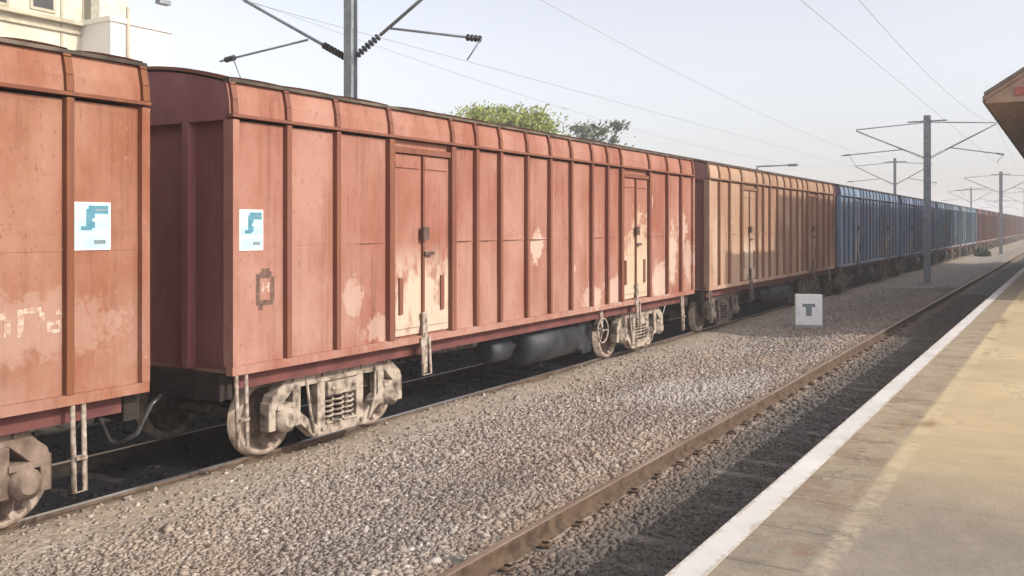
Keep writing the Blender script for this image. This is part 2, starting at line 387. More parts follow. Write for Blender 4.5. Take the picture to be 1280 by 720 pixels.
def leaf_mat(name, a, b_):
    m, nt, b = mat(name)
    r = N(nt, 'ShaderNodeNewGeometry').outputs['Random Per Island']
    L(nt, ramp(nt, r, [(0.0, a), (1.0, b_)]), b.inputs['Base Color']); b.inputs['Roughness'].default_value = .6
    tr = N(nt, 'ShaderNodeBsdfTranslucent'); L(nt, ramp(nt, r, [(0.0, a), (1.0, b_)]), tr.inputs[0])
    ms = N(nt, 'ShaderNodeMixShader'); ms.inputs[0].default_value = .3
    out = nt.nodes['Material Output']; L(nt, b.outputs[0], ms.inputs[1]); L(nt, tr.outputs[0], ms.inputs[2]); L(nt, ms.outputs[0], out.inputs[0])
    return m
M['leafy'] = leaf_mat('yellow_green_leaves', (.16,.21,.035), (.40,.42,.09))
M['leafg'] = leaf_mat('grey_green_leaves', (.07,.09,.05), (.15,.17,.10))
M['leafd'] = leaf_mat('dark_green_leaves', (.012,.026,.012), (.04,.06,.022))  # greens darkened to deepen the shade seen beneath the wagons
M['weed'] = leaf_mat('mid_green_leaves', (.05,.08,.03), (.12,.16,.06))

# ------------------------------------------------------------------ ground
def zbed(X):
    pts = ((1.70,.085),(3.85,.102),(4.0,.11),(4.75,.10),(6.2,-.06),(7.4,-.075),(8.35,-.03),(8.56,-.035),(8.75,-.14),(11.4,-.14),(13.0,-.17))
    for (a, za), (b, zb) in zip(pts, pts[1:]):
        if X <= b: return za + (zb-za)*max(0, X-a)/(b-a)
    return -.17
def zground(x, y):
    X = -x
    z = zbed(X)
    return z + .028*mnoise.noise((x*1.1, y*1.1, 0)) + .05*mnoise.noise((x*.35, y*.3, 5))*min(1, max(0, (X-4.8)))
g = MB(); g.face([(-1100,-1100,-.24),(1100,-1100,-.24),(1100,1100,-.24),(-1100,1100,-.24)])
go = g.build('ground', M['earth']); go['kind'] = 'structure'
xs = [-14 + .2*i for i in range(62)] + [-1.72]
ys = [-14 + .25*i for i in range(216)] + [40 + 2*i for i in range(1, 116)]
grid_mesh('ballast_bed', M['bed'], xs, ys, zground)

# loose stones lying on the bed: one object nobody could count
def stones(name, n, boxf):
    cv = np.array([(x,y,z) for x in (-1,1) for y in (-1,1) for z in (-1,1)], float)*.72
    F = np.array([(0,1,3,2),(4,6,7,5),(0,4,5,1),(2,3,7,6),(0,2,6,4),(1,5,7,3)])
    C, S = boxf(n); n = len(C)
    V = cv[None].repeat(n,0) * rng.uniform(.45,1.2,(n,8,3))
    V *= (S[:,None] * rng.uniform(.65,1.35,(n,3)))[:,None,:]
    ang = rng.uniform(0,2*np.pi,n); ca, sa = np.cos(ang), np.sin(ang)
    x = V[:,:,0]*ca[:,None]-V[:,:,1]*sa[:,None]; y = V[:,:,0]*sa[:,None]+V[:,:,1]*ca[:,None]
    tl = rng.uniform(-.6,.6,n); ct, st = np.cos(tl), np.sin(tl); z = V[:,:,2]*.8
    y, z = y*ct[:,None]-z*st[:,None], y*st[:,None]+z*ct[:,None]
    V = np.stack([x,y,z],-1) + C[:,None,:]
    faces = (F[None] + 8*np.arange(n)[:,None,None]).reshape(-1)
    me = bpy.data.meshes.new(name); me.vertices.add(n*8); me.vertices.foreach_set('co', V.reshape(-1))
    nf = n*6; me.loops.add(nf*4); me.loops.foreach_set('vertex_index', faces.astype(np.int32))
    me.polygons.add(nf); me.polygons.foreach_set('loop_start', np.arange(0,nf*4,4,dtype=np.int32))
    me.materials.append(M['stone']); me.update(calc_edges=True)
    o = bpy.data.objects.new(name, me); COL.objects.link(o); o['kind'] = 'stuff'
    return o
def scatter(n):
    C = []; S = []
    def add(X0, X1, y0, y1, dens, s0, s1, fall=None):
        k = int((X1-X0)*(y1-y0)*dens)
        for X, y, s in zip(rng.uniform(X0,X1,k), rng.uniform(y0,y1,k), rng.uniform(s0,s1,k)):
            if fall and random.random() < fall(X): continue
            if abs(X-3.92) < .085: continue
            C.append((-X, y, zground(-X,y) + s*.02)); S.append(s)
    fade = lambda X: min(.93, max(0, (X-6.5 + .5*random.random())/1.7))
    add(4.0, 8.5, .5, 9.0, 1100, .015, .034, fade)
    add(4.0, 8.5, 9.0, 20., 520, .020, .038, fade)
    add(4.0, 8.2, 20., 45., 110, .025, .045, fade)
    add(1.75, 3.8, 1.0, 12., 700, .018, .038)
    add(1.75, 3.8, 12., 40., 150, .03, .05)
    add(4.2, 8.0, .5, 24., 10, .04, .06, fade)
    add(8.7, 14.0, -2, 22., 30, .03, .055)
    return np.array(C), np.array(S)
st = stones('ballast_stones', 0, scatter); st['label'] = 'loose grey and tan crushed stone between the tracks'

# ------------------------------------------------------------------ rails and sleepers
XT, XN = 9.44, 3.08        # centre lines of the goods track and of the platform track
def rail(X, ztop, top, label, side=None):
    b = MB()
    prof = [(-.068,-.156),(.068,-.156),(.068,-.144),(.011,-.122),(.011,-.045),(.034,-.036),(.034,-.006),(.026,0),(-.026,0),(-.034,-.006),(-.034,-.036),(-.011,-.045),(-.011,-.122),(-.068,-.144)]
    y0, y1 = -12, 268
    n = 70
    k = len(prof)
    for i in range(n):
        a, c = y0+(y1-y0)*i/n, y0+(y1-y0)*(i+1)/n
        for j in range(k):
            p, q = prof[j], prof[(j+1) % k]
            b.face([(p[0],a,p[1]),(q[0],a,q[1]),(q[0],c,q[1]),(p[0],c,p[1])], 1 if p[1] > -.007 and q[1] > -.007 else 0)
    o = b.build('rail', [side or M['railrust'], top], None, (-X,0,ztop))
    return tag(o, label, 'rail', 'running rails of the two tracks')
rail(XT-.84, 0, M['railtop'], 'steel rail under the platform-facing wheels of the goods wagons')
rail(XT+.84, 0, M['railtopdull'], 'dull steel rail under the wagons on the side away from the platform', M['under'])  # near-black rail side adds to the painted shade under the wagons
rail(XN+.84, .27, M['railtopdull'], 'brown rusty rail beside the open strip of ballast between the two tracks')
rail(XN-.84, .27, M['railtopdull'], 'rail close below the white painted platform edge')
sl = MB()
sl.prism([(-.125,-.22),(.125,-.22),(.085,0),(-.085,0)], -1.37, 1.37, 'x')
proto = sl.build('concrete_sleeper', M['sleeper'], None, (-XN, 1.2, .104), bevel=.012)
tag(proto, 'grey concrete sleeper crossing the dark ballast of the platform track', 'sleeper', 'concrete sleepers of the platform track')
for sx in (-.84, .84):
    for d in (-1, 1):
        c = MB(); c.tube([(sx+d*.06,-.05,.004),(sx+d*.15,-.05,.03),(sx+d*.15,.05,.03),(sx+d*.06,.05,.018)], .011, 6)
        c.box(sx+d*.075, sx+d*.17, -.03, .03, -.002, .018)
        c.build('rail_clip', M['railrust'], proto)
protof = bpy.data.objects.new('concrete_sleeper', proto.data); COL.objects.link(protof)
bv = protof.modifiers.new('bevel','BEVEL'); bv.width = .012; bv.segments = 1
tag(protof, proto['label'], 'sleeper', proto['group']); protof.location = (-XN, 1.2+.62*45, .104)
for i in range(1, 45):
    o = copy_tree(proto); o.location = (-XN+random.uniform(-.02,.02), 1.2+.62*i, .104); o.rotation_euler = (0,0,random.uniform(-.008,.008))
for i in range(46, 110):
    o = copy_tree(protof); o.location = (-XN, 1.2+.62*i, .104)
for i in range(0, 52):
    o = copy_tree(protof); o.location = (-XT, .6+.62*i, -.166)
    o.material_slots[0].link = 'OBJECT'; o.material_slots[0].material = M['under']  # near-black colour stands in for the shade under the train
    tag(o, 'sleeper half buried under the goods wagons, coloured dark for their shade', 'sleeper', 'concrete sleepers of the goods track')

# ------------------------------------------------------------------ platform
pf = MB(); pf.box(-1.70, 60, -14, 300, -.25, 1.10)
pfo = pf.build('platform', M['platform']); pfo['kind'] = 'structure'
pl = MB(); pl.box(-1.705, -1.535, -14, 300, 1.02, 1.104)
plo = pl.build('edge_line', M['edgeline'], pfo)

# ------------------------------------------------------------------ goods wagons
HL, HW = 7.2, 1.6          # half length, half width of the body
RIBS = [0, .8, 1.65, 2.35, 5.5, 6.35]
RIBY = sorted(set([-r for r in RIBS] + RIBS))
DOORS = ((-4.45,-3.0), (3.0,4.45))
def roof_profile():
    pts = [(1.575,4.05),(1.565,4.20),(1.53,4.36),(1.50,4.42)]
    for i in range(1, 9):
        a = i/8; pts.append((1.50*(1-a), 4.42 + .235*(1-(1-a)**1.7)))
    return pts + [(-x, z) for x, z in pts[-2::-1]]
RP = roof_profile()

def make_wagon(color):
    w = empty('goods_wagon')
    # ---- body: two sheeted sides with pressed ribs, sill and cant rail
    b = MB()
    ribs_all = sorted(RIBY + [d for D in DOORS for d in D])
    edges = [-HL] + ribs_all + [HL]
    for side in (1, -1):
        for a, c in zip(edges, edges[1:]):
            if (a, c) in DOORS: 
                b.box(side*1.50, side*1.52, a, c, 1.2, 4.0, 0); continue
            nu, nv = 6, 10; amp = random.uniform(-.034,.020); sd = random.random()*50
            P = [[None]*(nv+1) for _ in range(nu+1)]
            for i in range(nu+1):
                for j in range(nv+1):
                    u, v = i/nu, j/nv
                    if a < -6.3 or a > 5.45: P[i][j] = (side*1.545, a+(c-a)*u, 1.22+(3.98-1.22)*v); continue   # stiff end bays stay flat
                    bul = amp*math.sin(math.pi*u)*math.sin(math.pi*v)**.6 + .026*mnoise.noise((u*2.2+sd, v*3.5, side))*math.sin(math.pi*u)
                    P[i][j] = (side*(1.545+bul), a+(c-a)*u, 1.22+(3.98-1.22)*v)
            b.box(side*1.52, side*(1.549+max(amp,0)*.9), a+.03, c-.03, 2.585, 2.60, 0)     # lap of the upper and lower sheet
            for i in range(nu):
                for j in range(nv):
                    b.face([P[i][j],P[i+1][j],P[i+1][j+1],P[i][j+1]], 0, True)
        for r in RIBY:
            # hat section, tapering a little at both ends
            b.prism([(r-.037,1.27),(r+.037,1.27),(r+.037,3.993),(r-.037,3.993)], side*1.53, side*1.615, 'x', 1)
        for D in DOORS:
            for r in D:
                b.prism([(r-.055,1.27),(r+.055,1.27),(r+.055,3.985),(r-.055,3.985)], side*1.50, side*1.625, 'x', 1)
        b.box(side*1.50, side*1.605, -HL, HL, 1.17, 1.268, 0)          # side sill
        b.box(side*1.50, side*1.621, -HL-.01, HL+.01, 4.012, 4.047, 1)  # cant rail
        b.box(side*1.46, side*1.612, -HL, -HL+.09, 1.27, 3.985, 0)      # corner posts
        b.box(side*1.46, side*1.612, HL-.09, HL, 1.27, 3.985, 0)
    b.box(-1.5, 1.5, -HL+.1, HL-.1, 1.16, 1.2, 0)
    b.build('body', [M['paint'], M['rib']], w, color=color)
    # ---- end walls
    for e in (-1, 1):
        b = MB(); yy = e*(HL-.12)
        b.box(-1.455, 1.455, yy, yy-e*.03, 1.2, 3.99, 0)
        poly = [(x*.985, z-.02) for x, z in RP]
        b.prism([(-1.5,3.99)] + poly[::-1] + [(1.5,3.99)], e*(HL-.15), e*(HL-.012), 'y', 0)
        ew = b.build('end_wall', M['end'], w, color=color)
        for x in (-.82, .82):
            p = MB(); p.box(x-.05, x+.05, yy+e*.001, e*(HL-.002), 1.2, 3.988); p.build('end_post', M['end'], ew, color=color)
    # ---- roof
    b = MB(); n = len(RP)
    ye = [-HL-.015] + RIBY + [HL+.015]
    for a, c in zip(ye, ye[1:]):
        for i in range(n-1):
            p, q = RP[i], RP[i+1]
            band = i < 3 or i >= n-4
            b.face([(p[0],a,p[1]),(q[0],a,q[1]),(q[0],c,q[1]),(p[0],c,p[1])], 0 if band else 1, True)
    for r in sorted(RIBY + [d for D in DOORS for d in D]) + [-HL+.04, HL-.04]:
        for i in range(n-1):
            p, q = Vector((RP[i][0],0,RP[i][1])), Vector((RP[i+1][0],0,RP[i+1][1]))
            nrm = Vector((q.z-p.z,0,-(q.x-p.x))); nrm.normalize()
            if nrm.z < -.01: nrm = -nrm
            o_ = nrm*.042; hw = .038
            A = [(p.x,r-hw,p.z),(q.x,r-hw,q.z),(q.x,r+hw,q.z),(p.x,r+hw,p.z)]
            B = [(v[0]+o_.x, v[1], v[2]+o_.z) for v in A]
            band = i < 3 or i >= n-4
            mi = 2
            b.face(B, mi); b.face([A[0],A[1],B[1],B[0]], mi); b.face([A[3],A[2],B[2],B[3]], mi)
    for s_ in (1,-1):
        b.box(s_*1.46, s_*1.56, -HL-.012, HL+.012, 4.405, 4.44, 1)   # eave lip
    b.build('roof', [M['roof'], M['roof_top'], M['rib']], w, color=color)
    # ---- doors, two on each side
    for side in (1, -1):
        for (d0, d1) in DOORS:
            b = MB(); mid = (d0+d1)/2
            for (a, c) in ((d0+.07, mid-.012), (mid+.012, d1-.07)):
                b.box(side*1.525, side*1.56, a, c, 1.30, 3.80, 0)
                b.box(side*1.56, side*1.58, a+.05, c-.05, 3.62, 3.70, 0)
                b.box(side*1.56, side*1.58, a+.05, c-.05, 1.40, 1.49, 0)
            b.box(side*1.525, side*1.60, d0+.058, d1-.058, 3.82, 3.90, 1)
            dr = b.build('door', [M['door'], M['rib']], w, color=color)
            k = MB(); k.box(side*1.562, side*1.60, mid-.012, mid+.03, 1.32, 3.80); k.build('locking_bar', M['rib'], dr, color=color)
            k = MB(); k.box(side*1.603, side*1.65, mid-.07, mid+.07, 2.62, 2.80); k.build('latch', M['iron'], dr)
            k = MB(); k.box(side*1.605, side*1.63, mid+.0, mid+.22, 2.40, 2.45); k.build('handle', M['iron'], dr)
            for yy in (d0+.2, d1-.28):
                k = MB(); k.box(side*1.562, side*1.585, yy, yy+.08, 1.6, 2.1); k.build('hinge', M['rib'], dr, color=color)
            k = MB(); k.tube([(side*1.63, mid-.09, 1.25),(side*1.66, mid-.09, .72),(side*1.66, mid+.09,.72),(side*1.63, mid+.09,1.25)], .022, 6)
            k.box(side*1.60, side*1.63, mid-.05, mid+.05, .74, 1.6)
            k.build('foot_step', M['pale'], dr)
    # ---- underframe
    b = MB()
    b.box(-.28, .28, -HL+.25, HL-.25, .86, 1.15)
    for s_ in (1,-1): b.box(s_*1.34, s_*1.44, -HL+.2, HL-.2, .98, 1.158, 1)
    for yy in (-5.0,-3.6,-2.2,-.8,.8,2.2,3.6,5.0):
        b.box(-1.335, 1.335, yy-.06, yy+.06, .96, 1.155, 1)
    b.tube([(.55,-6,.9),(.55,6,.9)], .03, 6)
    b.tube([(-.4,-5,.72),(1.0,-.6,.70),(.9,5,.72)], .025, 6)
    b.build('underframe', [M['under'], M['redunder']], w)
    b = MB(); b.lathe([(-.95,.14),(-.92,.34),(.0,.36),(.92,.34),(.95,.14)], (1.0,.75,.66), 'y', 22); b.box(.75,.8,.1,.16,.66,.97); b.box(.75,.8,1.3,1.36,.66,.97); b.build('air_reservoir', M['tank'], w)
    b = MB(); b.lathe([(-.35,.12),(-.33,.2),(.25,.2),(.27,.09),(.55,.06)], (1.05,-.95,.70), 'y', 16); b.build('brake_cylinder', M['tank'], w)
    b = MB(); b.box(1.0, 1.25, 1.74, 2.0, .40, .96); b.box(.6, 1.2, 2.0, 2.4, .30, .93); b.box(.7,1.1,2.4,2.62,.42,.8); b.build('brake_gear_box', M['tank'], w)
    b = MB()
    ring = [(1.50, 2.30+.24*math.cos(t), .74+.24*math.sin(t)) for t in [2*math.pi*i/20 for i in range(21)]]
    b.tube(ring, .02, 6)
    for t in (0, 2.09, 4.19): b.tube([(1.49,2.30,.74),(1.50,2.30+.24*math.cos(t),.74+.24*math.sin(t))], .014, 5)
    b.tube([(1.25,2.30,.74),(1.52,2.30,.74)], .03, 8); b.box(1.44, 1.48, 2.24, 2.36, .80, 1.17)
    b.build('handbrake_wheel', M['pale'], w)
    for yy in (-7.05, 6.45):
        b = MB(); h = .20 if abs(yy) > 7 else .16
        y0 = yy-.07 if abs(yy) > 7 else yy-.055
        y1 = yy+.07 if abs(yy) > 7 else yy+.055
        b.tube([(1.57,y0,1.18),(1.60,y0,.36),(1.60,y1,.36),(1.57,y1,1.18)], .024, 6)
        b.box(1.56, 1.64, y0, y1, .66, .69)
        b.build('corner_step', M['pale'], w)
    for e in (-1, 1):
        b = MB(); b.box(-1.42, 1.42, e*(HL-.16), e*(HL+.02), .88, 1.165, 0)
        hs = b.build('headstock', M['under'], w)
        c = MB(); c.box(-.09, .09, e*(HL+.02), e*(HL+.36), .82, 1.0); c.prism([(-.17,e*(HL+.36)),(.12,e*(HL+.36)),(.20,e*(HL+.52)),(.05,e*(HL+.545)),(-.2,e*(HL+.5))], .76, 1.05, 'z')
        c.build('coupler', M['under'], hs, bevel=.01)
        c = MB(); c.tube([(.5,e*(HL+.02),.9),(.5,e*(HL+.2),.78),(.46,e*(HL+.35),.48),(.4,e*(HL+.5),.40)], .028, 7); c.build('air_hose', M['insul'], hs)
    # ---- bogies
    for yc in (-5.1, 5.1):
        bg = MB(); bg.box(-1.05, 1.05, yc-.2, yc+.2, .60, .86)
        bo = bg.build('bogie', M['under'], w)
        for s_ in (1,-1):
            f = MB()
            T = lambda pts: [(yc+p[0], p[1]) for p in pts]
            c0 = s_*1.22
            def pr(pts, th): f.prism(T(pts), c0-th, c0+th, 'x')
            pr([(-.95,.99),(.95,.99),(1.22,.77),(1.27,.62),(1.12,.60),(.86,.83),(-.86,.83),(-1.12,.60),(-1.27,.62),(-1.22,.77)], .085)
            pr([(-.80,.56),(-.80,.42),(-.50,.15),(.50,.15),(.80,.42),(.80,.56),(.44,.29),(-.44,.29)], .080)
            for q in (1,-1):
                pr([(q*.44,.20),(q*.30,.20),(q*.30,.90),(q*.44,.90)], .072)
                pr([(q*.87,.36),(q*.74,.36),(q*.74,.88),(q*.87,.88)], .076)
                pr([(q*1.27,.36),(q*1.16,.36),(q*1.16,.70),(q*1.27,.70)], .078)
                f.box(c0-.11, c0+.11, yc+q*.30, yc-q*.0+q*.02, .285, .31)
            f.box(c0-.10, c0+.105, yc-.28, yc+.28, .64, .82)
            for (by, bz) in ((-.9,.93),(-.37,.93),(.37,.93),(.9,.93),(-.37,.24),(.37,.24),(-.2,.73),(.2,.73)):
                f.lathe([(-.02,.026),(.02,.026)], (c0+s_*(.115 if abs(by)==.2 else .10), yc+by, bz), 'x', 6)
            for q in (1,-1):
                f.tube([(c0+s_*.09, yc+q*.66, .93),(c0+s_*.12, yc+q*.62, .5),(c0+s_*.10, yc+q*.52, .22)], .022, 6)
            f.build('side_frame', M['dusty'], bo, bevel=.012)
            for dy in (-.19, 0, .19):
                h = MB(); pts = [(c0+.075*math.cos(t), yc+dy+.075*math.sin(t), .31+.33*t/(2*math.pi*5)) for t in [2*math.pi*5*i/60 for i in range(61)]]
                h.tube(pts, .017, 5); h.build('spring', M['dusty'], bo)
            for q in (-1,1):
                a = MB(); yy = yc+q*1.0
                a.lathe([(-.12,.14),(.02,.155),(.12*1,.15),(.15,.09),(.17,.085)] if s_ > 0 else [(-.17,.085),(-.15,.09),(-.12,.15),(-.02,.155),(.12,.14)], (c0,yy,.47), 'x', 16)
                a.box(c0-.10, c0+.10, yy-.15, yy+.15, .60, .66)
                a.build('axle_box', M['dusty'], bo)
                wl = MB(); o = s_
                prof = [(-.095,.10),(-.09,.16),(-.03,.20),(-.02,.36),(-.07,.40),(-.068,.455),(.05,.462),(.052,.49),(.075,.485),(.078,.38),(.03,.35),(.03,.2),(.09,.15),(.10,.09)]
                if s_ > 0: prof = [(-p[0], p[1]) for p in prof][::-1]
                wl.lathe(prof, (s_*.885, yy, .462), 'x', 32)
                wl.m = [1 if .40 < math.hypot(wl.v[fc[0]][1]-yy, wl.v[fc[0]][2]-.462) else 0 for fc in wl.f]
                wl.build('wheel', [M['wheel'], M['wheelrim']], bo)
        for s_ in (1,-1):
            for q in (-1,1):
                a = MB(); n_ = 6; yw = yc+q*1.0
                arc = [(yw-q*.50*math.cos(t), .462+.50*math.sin(t)) for t in [(-.45+.9*i/n_) for i in range(n_+1)]]
                arc2 = [(yw-q*.56*math.cos(t), .462+.56*math.sin(t)) for t in [(-.45+.9*i/n_) for i in range(n_+1)]]
                a.prism(arc + arc2[::-1], s_*.84, s_*.92, 'x'); a.tube([(s_*.88,yw-q*.55,.46),(s_*.88,yw-q*.60,.9)], .02, 6)
                a.build('brake_shoe', M['under'], bo)
        a = MB(); a.tube([(-.9,yc-.47,.44),(.9,yc-.47,.44)], .03, 7); a.tube([(-.9,yc+.47,.44),(.9,yc+.47,.44)], .03, 7)
        a.tube([(0,yc-.47,.44),(.05,yc+.47,.47)], .022, 6); a.build('brake_beam', M['under'], bo)
        for q in (-1,1):
            a = MB(); a.tube([(-1.1,yc+q*1.0,.462),(1.1,yc+q*1.0,.462)], .085, 12); a.build('axle', M['wheel'], bo)
    return w

RED = (.335,.142,.098,1); RED2 = (.345,.125,.095,1)
PITCH = 15.46
paints = [((.30,.108,.054,1), 'rust red covered wagon with a blue and white card, cut off by the frame', None),
          ((.355,.146,.100,1), 'red covered wagon with peeling doors, whole, behind the foremost wagon', None),
          ((.45,.285,.185,1), 'faded orange-brown covered wagon coupled ahead of the blue ones', None),
          ((.17,.30,.46,1), 'slate blue covered wagon coupled to the orange-brown one', None),
          ((.135,.24,.40,1), 'darker navy blue covered wagon, second of the blue ones', None),
          ((.15,.29,.39,1), 'grey teal covered wagon next to the navy one, half in shade', None),
          ((.21,.37,.47,1), 'light teal covered wagon, last before the far mauve ones', None)]
far = (.225,.15,.15,1)
proto_w = None
wagons = []
for k in range(15):
    if k < len(paints): c, lab, _ = paints[k]
    else: c, lab = tuple(np.clip(np.array(far[:3])*random.uniform(.85,1.2),0,1)) + (1,), 'mauve brown covered wagon far down the train beyond the teal ones'
    if k == 0: w = proto_w = make_wagon(c)
    else: w = copy_tree(proto_w, None, c, skip=() if k < 6 else ('spring','axle_box','hinge','latch','handle','air_hose','brake_shoe','brake_beam'))
    if k >= 2:                                     # running gear painted darker, as shade, behind the two front wagons
        for bo_ in w.children:
            for o_ in [bo_] + list(bo_.children):
                for sl_ in o_.material_slots:
                    if sl_.material in (M['dusty'], M['wheelrim'], M['pale']): sl_.link = 'OBJECT'; sl_.material = M['shadesteel']
    w.location = (-XT, 14.2 + PITCH*(k-1), 0)
    if k >= 1:
        for bo_ in w.children:                      # the second bogie stands a little further in on these
            if bo_.name.startswith('bogie') and bo_.children and max((v.co.y for v in bo_.data.vertices)) > 0: bo_.location.y -= .42
    tag(w, lab, 'goods wagon', 'covered goods wagons of the train'); wagons.append(w)

for bo_ in wagons[0].children:
    for o_ in bo_.children:
        for sl_ in o_.material_slots:
            if bo_.name.startswith('bogie') and sl_.material == M['dusty']: sl_.link = 'OBJECT'; sl_.material = M['brown']
def card(w, y0, y1, z0, z1, white, label):
    """printed card on the wagon side (local y, z)"""
    X = 1.557
    b = MB(); b.box(1.541, X, y0, y1, z0, z1, 0)
    def r(u0,u1,v0,v1,mi,k): b.box(X+.0005, X+.0015*k, y0+(y1-y0)*u0, y0+(y1-y0)*u1, z0+(z1-z0)*v0, z0+(z1-z0)*v1, mi)
    r(.04,.96,.04,.96,1,1); r(.08,.30,.60,.92,0,2); r(.42,.93,.76,.93,2,2); r(.36,.58,.46,.86,2,3); r(.22,.50,.42,.50,2,4)
    r(.58,.92,.47,.72,3,2); r(.52,.86,.60,.66,0,4); r(.08,.92,.30,.37,0,3); r(.56,.86,.13,.21,4,3); r(.60,.90,.82,.86,4,4)
    o = b.build('notice_card', [M['white'], M['board'], M['teal'], M['lightblue'], M['ink']], w); o['label'] = label
    return o
card(wagons[0], 5.14+1.26, 5.54+1.26, 2.59, 3.04, 0, 'white framed notice card with teal and blue print')
card(wagons[1], 7.14-14.2, 7.49-14.2, 2.54, 3.00, 0, 'smaller faded white notice card with pale blue print')
# dark stencilled ring on the second wagon, worn lettering on the first
b = MB()
cy, cz = 7.53-14.2, 2.11
def seg(y0,y1,z0,z1,mi=0,k=0): b.box(1.541,1.5475+.0007*k,cy+y0,cy+y1,cz+z0,cz+z1,mi)
seg(-.14,-.08,-.17,.16); seg(-.08,.10,.11,.18,0,1); seg(.08,.14,-.15,.12,0,2); seg(-.13,.12,-.20,-.14,0,3); seg(-.05,.07,.18,.22,0,4); seg(-.10,-.04,-.25,-.20,0,5)
seg(-.045,-.015,-.05,.06,1); seg(.035,.065,-.05,.06,1); seg(-.015,.035,-.01,.02,1,1)
o = b.build('stencil_mark', [M['black'], M['chalk']], wagons[1])
b = MB(); cy, cz = 4.93+1.26, 1.98
def bx(y0,y1,z0,z1,k=0): b.box(1.541,1.5475+.0007*k,cy+y0,cy+y1,cz+z0,cz+z1,0)
bx(-.62,-.55,-.12,.08); bx(-.55,-.40,.02,.08,1); bx(-.42,-.36,-.13,.02,2)
bx(-.30,-.24,-.14,.10); bx(-.24,-.08,.06,.11,1); bx(-.10,-.05,-.03,.06,2)
bx(-.03,.01,-.12,-.02); bx(.01,.10,-.06,-.02,1); bx(.01,.10,-.135,-.10,2); bx(.08,.11,-.10,-.06,3)
bx(.06,.10,.03,.07); bx(.13,.16,.02,.08,1); bx(.10,.13,.02,.045,2)
b.build('worn_lettering', M['chalk'], wagons[0])

# ------------------------------------------------------------------ overhead line
def hsec(b, x, y, z0, z1, w, d, t=.02):
    b.box(x-w/2, x+w/2, y-d/2, y-d/2+t, z0, z1); b.box(x-w/2, x+w/2, y+d/2-t, y+d/2, z0, z1); b.box(x-.012, x+.012, y-d/2+t, y+d/2-t, z0+.002, z1-.002)
def insulator(b, p, q, r=.07, n=7):
    p, q = Vector(p), Vector(q); d = (q-p)
    for i in range(n):
        a = p + d*(i/n); c = p + d*((i+.55)/n); m = p+d*((i+.3)/n)
        b.tube([a, m, c], r*.45, 8); b.tube([p+d*((i+.12)/n), p+d*((i+.32)/n)], r, 10)
def cantilever(m, side, reach, tilt):
    """bracket over the track on one side; side -1 = towards -x"""
    s = side
    stay = [(s*.17,0,7.92),(s*reach,0,7.72)]
    brk = [(s*.17,0,6.18),(s*reach,0,7.66)]
    b = MB(); 
    b.tube([(s*.62,0,7.88),(s*reach,0,7.72)], .026, 6)
    b.tube([(s*.75,0,6.18+.58*1.48/(reach-.17)),(s*reach,0,7.66)], .034, 7)
    b.tube([(s*(.17+(reach-.17)*.30),0,6.18+1.48*.30),(s*(reach+.3),0,6.2)] if tilt else [(s*1.15,0,6.62),(s*(reach+.75),0,6.42)], .024, 6)
    b.tube([(s*(reach+.33),0,6.2 if tilt else 6.42),(s*(reach+.02),0,5.84)], .014, 5)
    b.tube([(s*.1,0,7.92),(s*.17,0,7.92)], .03, 6); b.tube([(s*.1,0,6.18),(s*.17,0,6.18)], .04, 6)
    c = b.build('cantilever', M['galv'], m)
    i1 = MB(); insulator(i1, (s*.17,0,7.92), (s*.62,0,7.88), .062); i1.build('insulator', M['insul'], c)
    i2 = MB(); insulator(i2, (s*.17,0,6.18), (s*.75,0,6.18+.58*1.48/(reach-.17)), .075); i2.build('insulator', M['insul'], c)
    i3 = MB(); insulator(i3, (s*(reach+(.02 if tilt else .30)),0,6.25 if tilt else 6.46), (s*(reach+(.36 if tilt else .62)),0,6.18 if tilt else 6.43), .065, 4); i3.build('insulator', M['insul'], c)
    return c
def make_mast(X, y, reach_l, reach_r, w, label):
    m = empty('overhead_line_mast', (-X, y, 0))
    b = MB(); hsec(b, 0, 0, -.1, 8.25, w, w*1.05); b.build('post', M['galv'], m)
    b = MB(); b.box(-.35,.35,-.35,.35,-.4,.02); b.build('foundation', M['conc'], m)
    b = MB(); b.box(-.9,.9,-.03,.03,7.94,8.0); b.build('cross_arm', M['galv'], m)
    if reach_l: cantilever(m, -1, reach_l, False)
    if reach_r: cantilever(m, 1, reach_r, True)
    tag(m, label, 'mast', 'overhead line masts'); return m
mastA = make_mast(12.2, 13.9, 3.0, 2.76, .19, 'grey steel mast rising behind the peeling red wagon, brackets both ways')
mastB = make_mast(6.1, 49.4, 3.34, 3.02, .30, 'tall grey mast standing between the two tracks in front of the blue wagons')
labs = ['pale mast behind the blue wagons, next along the row behind the train', 'faint mast behind the light teal wagon, hazier than the one before it', 'very faint mast, last of the row behind the train']
for k, (y) in enumerate((79.4, 145., 210.)):
    c = copy_tree(mastA); c.location = (-12.2, y, 0); c['label'] = labs[k]
labs = ['pale mast between the tracks beyond the tall grey one, beside the mauve wagons', 'fainter mast between the tracks far down the line, near the frame edge']
for k, y in enumerate((104.4, 159.4)):
    c = copy_tree(mastB); c.location = (-6.1, y, 0); c['label'] = labs[k]

